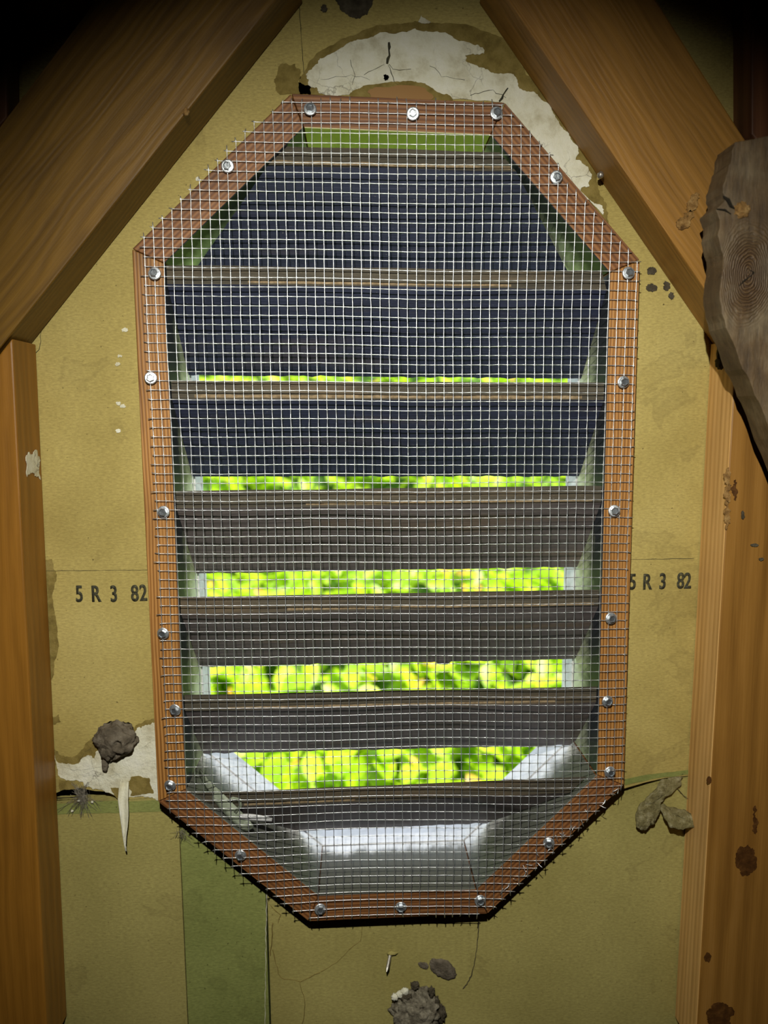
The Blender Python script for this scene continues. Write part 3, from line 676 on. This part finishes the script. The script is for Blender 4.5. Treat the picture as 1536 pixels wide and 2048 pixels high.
# hanging curl of torn paper
bm = bmesh.new(); prof = [(249, 1562, 9), (247, 1580, 10), (246, 1600, 10.5), (248, 1625, 9.5), (249, 1650, 7), (249, 1672, 4), (250, 1690, 2), (252, 1702, 1.5)]
rows = []
for k, (x, y, w) in enumerate(prof):
    dep = -.001 - .006*math.sin(min(1, k/5)*math.pi*.55); row = []
    for q in range(7):
        t = q/6*2-1; row.append(bm.verts.new(P(x+w*t, y + (2*t if k == 0 else 0), dep - .0022*t*t + .0008*noise.noise(Vector((k, q, 1))))))
    rows.append(row)
for A, B in zip(rows, rows[1:]):
    for q in range(6): bm.faces.new((A[q], A[q+1], B[q+1], B[q]))
o = from_bm('torn_paper_curl', bm, M_gyp, smooth=True); m = o.modifiers.new('s', 'SOLIDIFY'); m.thickness = .0007
tag(o, 'long pointed curl of torn white board paper hanging left of the vent', 'torn paper')
# torn flap on the right: two lobes
def flap(px, seed, lift, name, label, mat, base=-.001):
    pts = rough_poly(px, 2.5, 3, seed); w = [xz(*p) for p in pts]; cx = sum(p[0] for p in w)/len(w); cz = sum(p[1] for p in w)/len(w)
    zmax = max(p[1] for p in w); zmin = min(p[1] for p in w); bm = bmesh.new(); rings = []
    for q in (1, .8, .55, .3):
        rings.append([bm.verts.new((cx+(a-cx)*q, base - lift*((zmax-(cz+(b-cz)*q))/(zmax-zmin)) - .0012*noise.noise(Vector((a*160, b*160, q*3))) - (.001 if q == .55 else 0), cz+(b-cz)*q)) for a, b in w])
    for A, B in zip(rings, rings[1:]):
        n = len(A)
        for k in range(n): bm.faces.new((A[k], A[(k+1) % n], B[(k+1) % n], B[k]))
    bm.faces.new(rings[-1]); o = from_bm(name, bm, mat, smooth=True); m = o.modifiers.new('s', 'SOLIDIFY'); m.thickness = .0012; m.offset = 0
    return tag(o, label, 'torn paper')
M_flap = mottled('torn_board_fibre', (.16, .13, .05), (.29, .25, .11), (.48, .43, .26), scale=220, rough=.9, bump=1, bd=.003)
flap([(1364, 1551), (1322, 1557), (1310, 1574), (1288, 1592), (1268, 1615), (1264, 1640), (1282, 1650), (1300, 1636), (1312, 1618), (1316, 1598), (1336, 1575), (1360, 1566)], 5, .008, 'torn_paper_flap', 'upper ragged flap of torn board paper hanging right of the vent', M_flap)
flap([(1312, 1604), (1322, 1602), (1330, 1606), (1360, 1610), (1392, 1626), (1376, 1632), (1348, 1636), (1324, 1634), (1316, 1618)], 6, .013, 'torn_paper_flap', 'pointed lobe of torn board paper sticking out towards the right stud', M_flap, base=-.004)
# thread-like root hanging below the vent
def strand(pts, r, label, name='dry_strand', mat=M_mud_dark, jit=0, cat='strand', seed=0):
    rr = random.Random(seed); bm = bmesh.new(); pp = []
    for a, b in zip(pts, pts[1:]):
        for k in range(6): t = k/6; pp.append((a[0]+(b[0]-a[0])*t+rr.uniform(-jit, jit), a[1]+(b[1]-a[1])*t+rr.uniform(-jit, jit), a[2]+(b[2]-a[2])*t))
    pp.append(pts[-1]); tube(bm, [P(*p) for p in pp], [r*rr.uniform(.5, 1.3) for _ in pp], 5); return tag(from_bm(name, bm, mat, smooth=True), label, cat)
strand([(958, 1842, -.002), (955, 1880, -.0015), (950, 1920, -.001), (943, 1950, -.001), (934, 1968, -.001), (926, 1977, -.001)], .00032, 'thin dry strand hanging under the lower right corner of the vent', jit=.8)
strand([(1350, 1572, -.002), (1366, 1590, -.002), (1380, 1601, -.004), (1386, 1602, -.006)], .0002, 'fine dark hair beside the torn flap right of the vent', jit=.5, seed=2)
# cobweb bridging the black gap on the left
bm = bmesh.new(); rr = random.Random(9)
for k in range(60):
    a = (rr.uniform(140, 178), rr.uniform(1562, 1590)); b = (rr.gauss(166, 5), rr.uniform(1585, 1602)); e = (rr.gauss(168, 22), rr.uniform(1602, 1640))
    tube(bm, [P(*a, -.0012), P(*b, -.003), P((b[0]+e[0])/2+rr.uniform(-4, 4), (b[1]+e[1])/2, -.0025), P(*e, -.0008)], .00010, 4)
tag(from_bm('cobweb', bm, M_web), 'dusty cobweb bridging the black gap left of the vent', 'cobweb')
bm = bmesh.new()
for k in range(26):
    a = (rr.gauss(362, 4), rr.gauss(1662, 5)); e = (a[0]+rr.gauss(4, 12), a[1]+rr.uniform(0, 24)); tube(bm, [P(*a, -.002), P((a[0]+e[0])/2+3, (a[1]+e[1])/2, -.004), P(*e, -.001)], .00010, 4)
tag(from_bm('cobweb', bm, M_web), 'small dusty cobweb under the lower left diagonal of the vent', 'cobweb')
# crumbs of dirt stuck on the ledge
for i, (x, y) in enumerate([(145, 1621), (185, 1603), (158, 1600)]):
    p = P(x, y, -.001); tag(from_bm('plaster_crumb', blob((p.x, p.y-.0006, p.z), (.0011, .0011, .001), 2, .4, 3, i), M_gyp, smooth=True),
        ['white plaster crumb below the cobweb, lowest of three', 'plaster crumb right of the cobweb by the black gap', 'plaster crumb under the cobweb on the green edge'][i], 'crumb', 'plaster crumbs left of the vent')
# loose strip of old sealant lying in the lower left of the vent
def ribbon(name, pts, w, mat, label=None, parent=None, cat=None):
    bm = bmesh.new(); rows = []
    P3 = [P(*p) for p in pts]
    for i, p in enumerate(P3):
        t = (P3[min(i+1, len(P3)-1)]-P3[max(0, i-1)]).normalized(); s = t.cross(Vector((0.05, 1, .1)).normalized()).normalized()
        wi = w[i] if isinstance(w, list) else w
        rows.append([bm.verts.new(p + s*wi*q + Vector((0, .0006*noise.noise(Vector((i, q, 3))), 0))) for q in (-1, -.4, .4, 1)])
    for A, B in zip(rows, rows[1:]):
        for q in range(3): bm.faces.new((A[q], A[q+1], B[q+1], B[q]))
    o = from_bm(name, bm, mat, parent, smooth=True); m = o.modifiers.new('s', 'SOLIDIFY'); m.thickness = .0009
    return tag(o, label, cat)
sp = ribbon('sealant_strip', [(398, 1545, .005), (412, 1566, -.008), (430, 1588, -.0190), (450, 1610, -.0196), (470, 1631, -.0196), (490, 1650, -.0192), (500, 1660, -.019)], [.003, .0035, .0045, .0052, .0055, .005, .004], M_tape, 'grey green strip of old sealant hanging loose in the lower left of the vent', cat='sealant strip')
ribbon('loop', [(470, 1626, -.0205), (481, 1612, -.0207), (479, 1600, -.0207), (466, 1597, -.0207), (456, 1603, -.0205)], .0012, M_tape, parent=sp)
ribbon('torn_end', [(480, 1634, -.0200), (500, 1635, -.0200), (520, 1637, -.0198), (544, 1640, -.0196)], [.0022, .0026, .0024, .0014], M_white, parent=sp)

# ---------------------------------------------------------------- outdoors
box('ground', (-6, .3, -3.03), (6, 12, -3.0), M_ground)
hedge = empty('leafy_hedge', (0.1, 2.0, -3.0)); tag(hedge, 'sunlit bright green leafy hedge outside, seen between the louvres', 'hedge')
def hz(x, y): return -1.0 + (y-.75)*.47 + .16*noise.noise(Vector((x*2.2, y*2.2, 0))) + .06*noise.noise(Vector((x*6, y*6, 4)))
bm = bmesh.new(); g = {}
for i in range(45):
    for j in range(40):
        x = -2.4 + i*.11; y = .62 + j*.085; g[i, j] = bm.verts.new((x, y, hz(x, y)-.05))
for i in range(44):
    for j in range(39): bm.faces.new((g[i, j], g[i+1, j], g[i+1, j+1], g[i, j+1]))
ed = [e for e in bm.edges if e.is_boundary]
r_ = bmesh.ops.extrude_edge_only(bm, edges=ed)
for v in r_['geom']:
    if isinstance(v, bmesh.types.BMVert): v.co.z = -3.0
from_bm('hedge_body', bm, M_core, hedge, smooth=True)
def leaves(N, mi_seed, size, lo):
    verts = []; faces = []; r = random.Random(mi_seed)
    for k in range(N):
        y = .68 + 3.0*r.random()**1.5; x = r.uniform(-.75, .85)*(.55+.45*y) + .05; z = hz(x, y) + r.uniform(lo, .05)
        s = size*r.uniform(.7, 1.3); n = Vector((r.gauss(0, .55), -.35+r.gauss(0, .45), .75)).normalized()
        a = n.cross(Vector((r.gauss(0, 1), r.gauss(0, 1), r.gauss(0, .4)))).normalized(); b = n.cross(a); c0 = Vector((x, y, z)); i0 = len(verts)
        for (u, w, h) in ((-1, 0, -.1), (-.55, .48, .08), (.1, .6, .12), (.65, .38, .05), (1.05, 0, -.15), (.65, -.38, .05), (.1, -.6, .12), (-.55, -.48, .08)):
            verts.append(c0 + a*u*s + b*w*s + n*h*s)
        verts.append(c0 - n*.04*s)
        for q in range(8): faces.append((i0+8, i0+q, i0+(q+1) % 8))
    me = bpy.data.meshes.new('foliage'); me.from_pydata(verts, [], faces)
    for p in me.polygons: p.use_smooth = True
    return me
lf = link('foliage', leaves(8000, 3, .040, -.06), M_leaf, hedge); tag(lf, kind='stuff')
yl = link('yellow_leaves', leaves(420, 8, .022, .02), M_yleaf, hedge); tag(yl, 'scattered orange yellow leaves', kind='stuff')
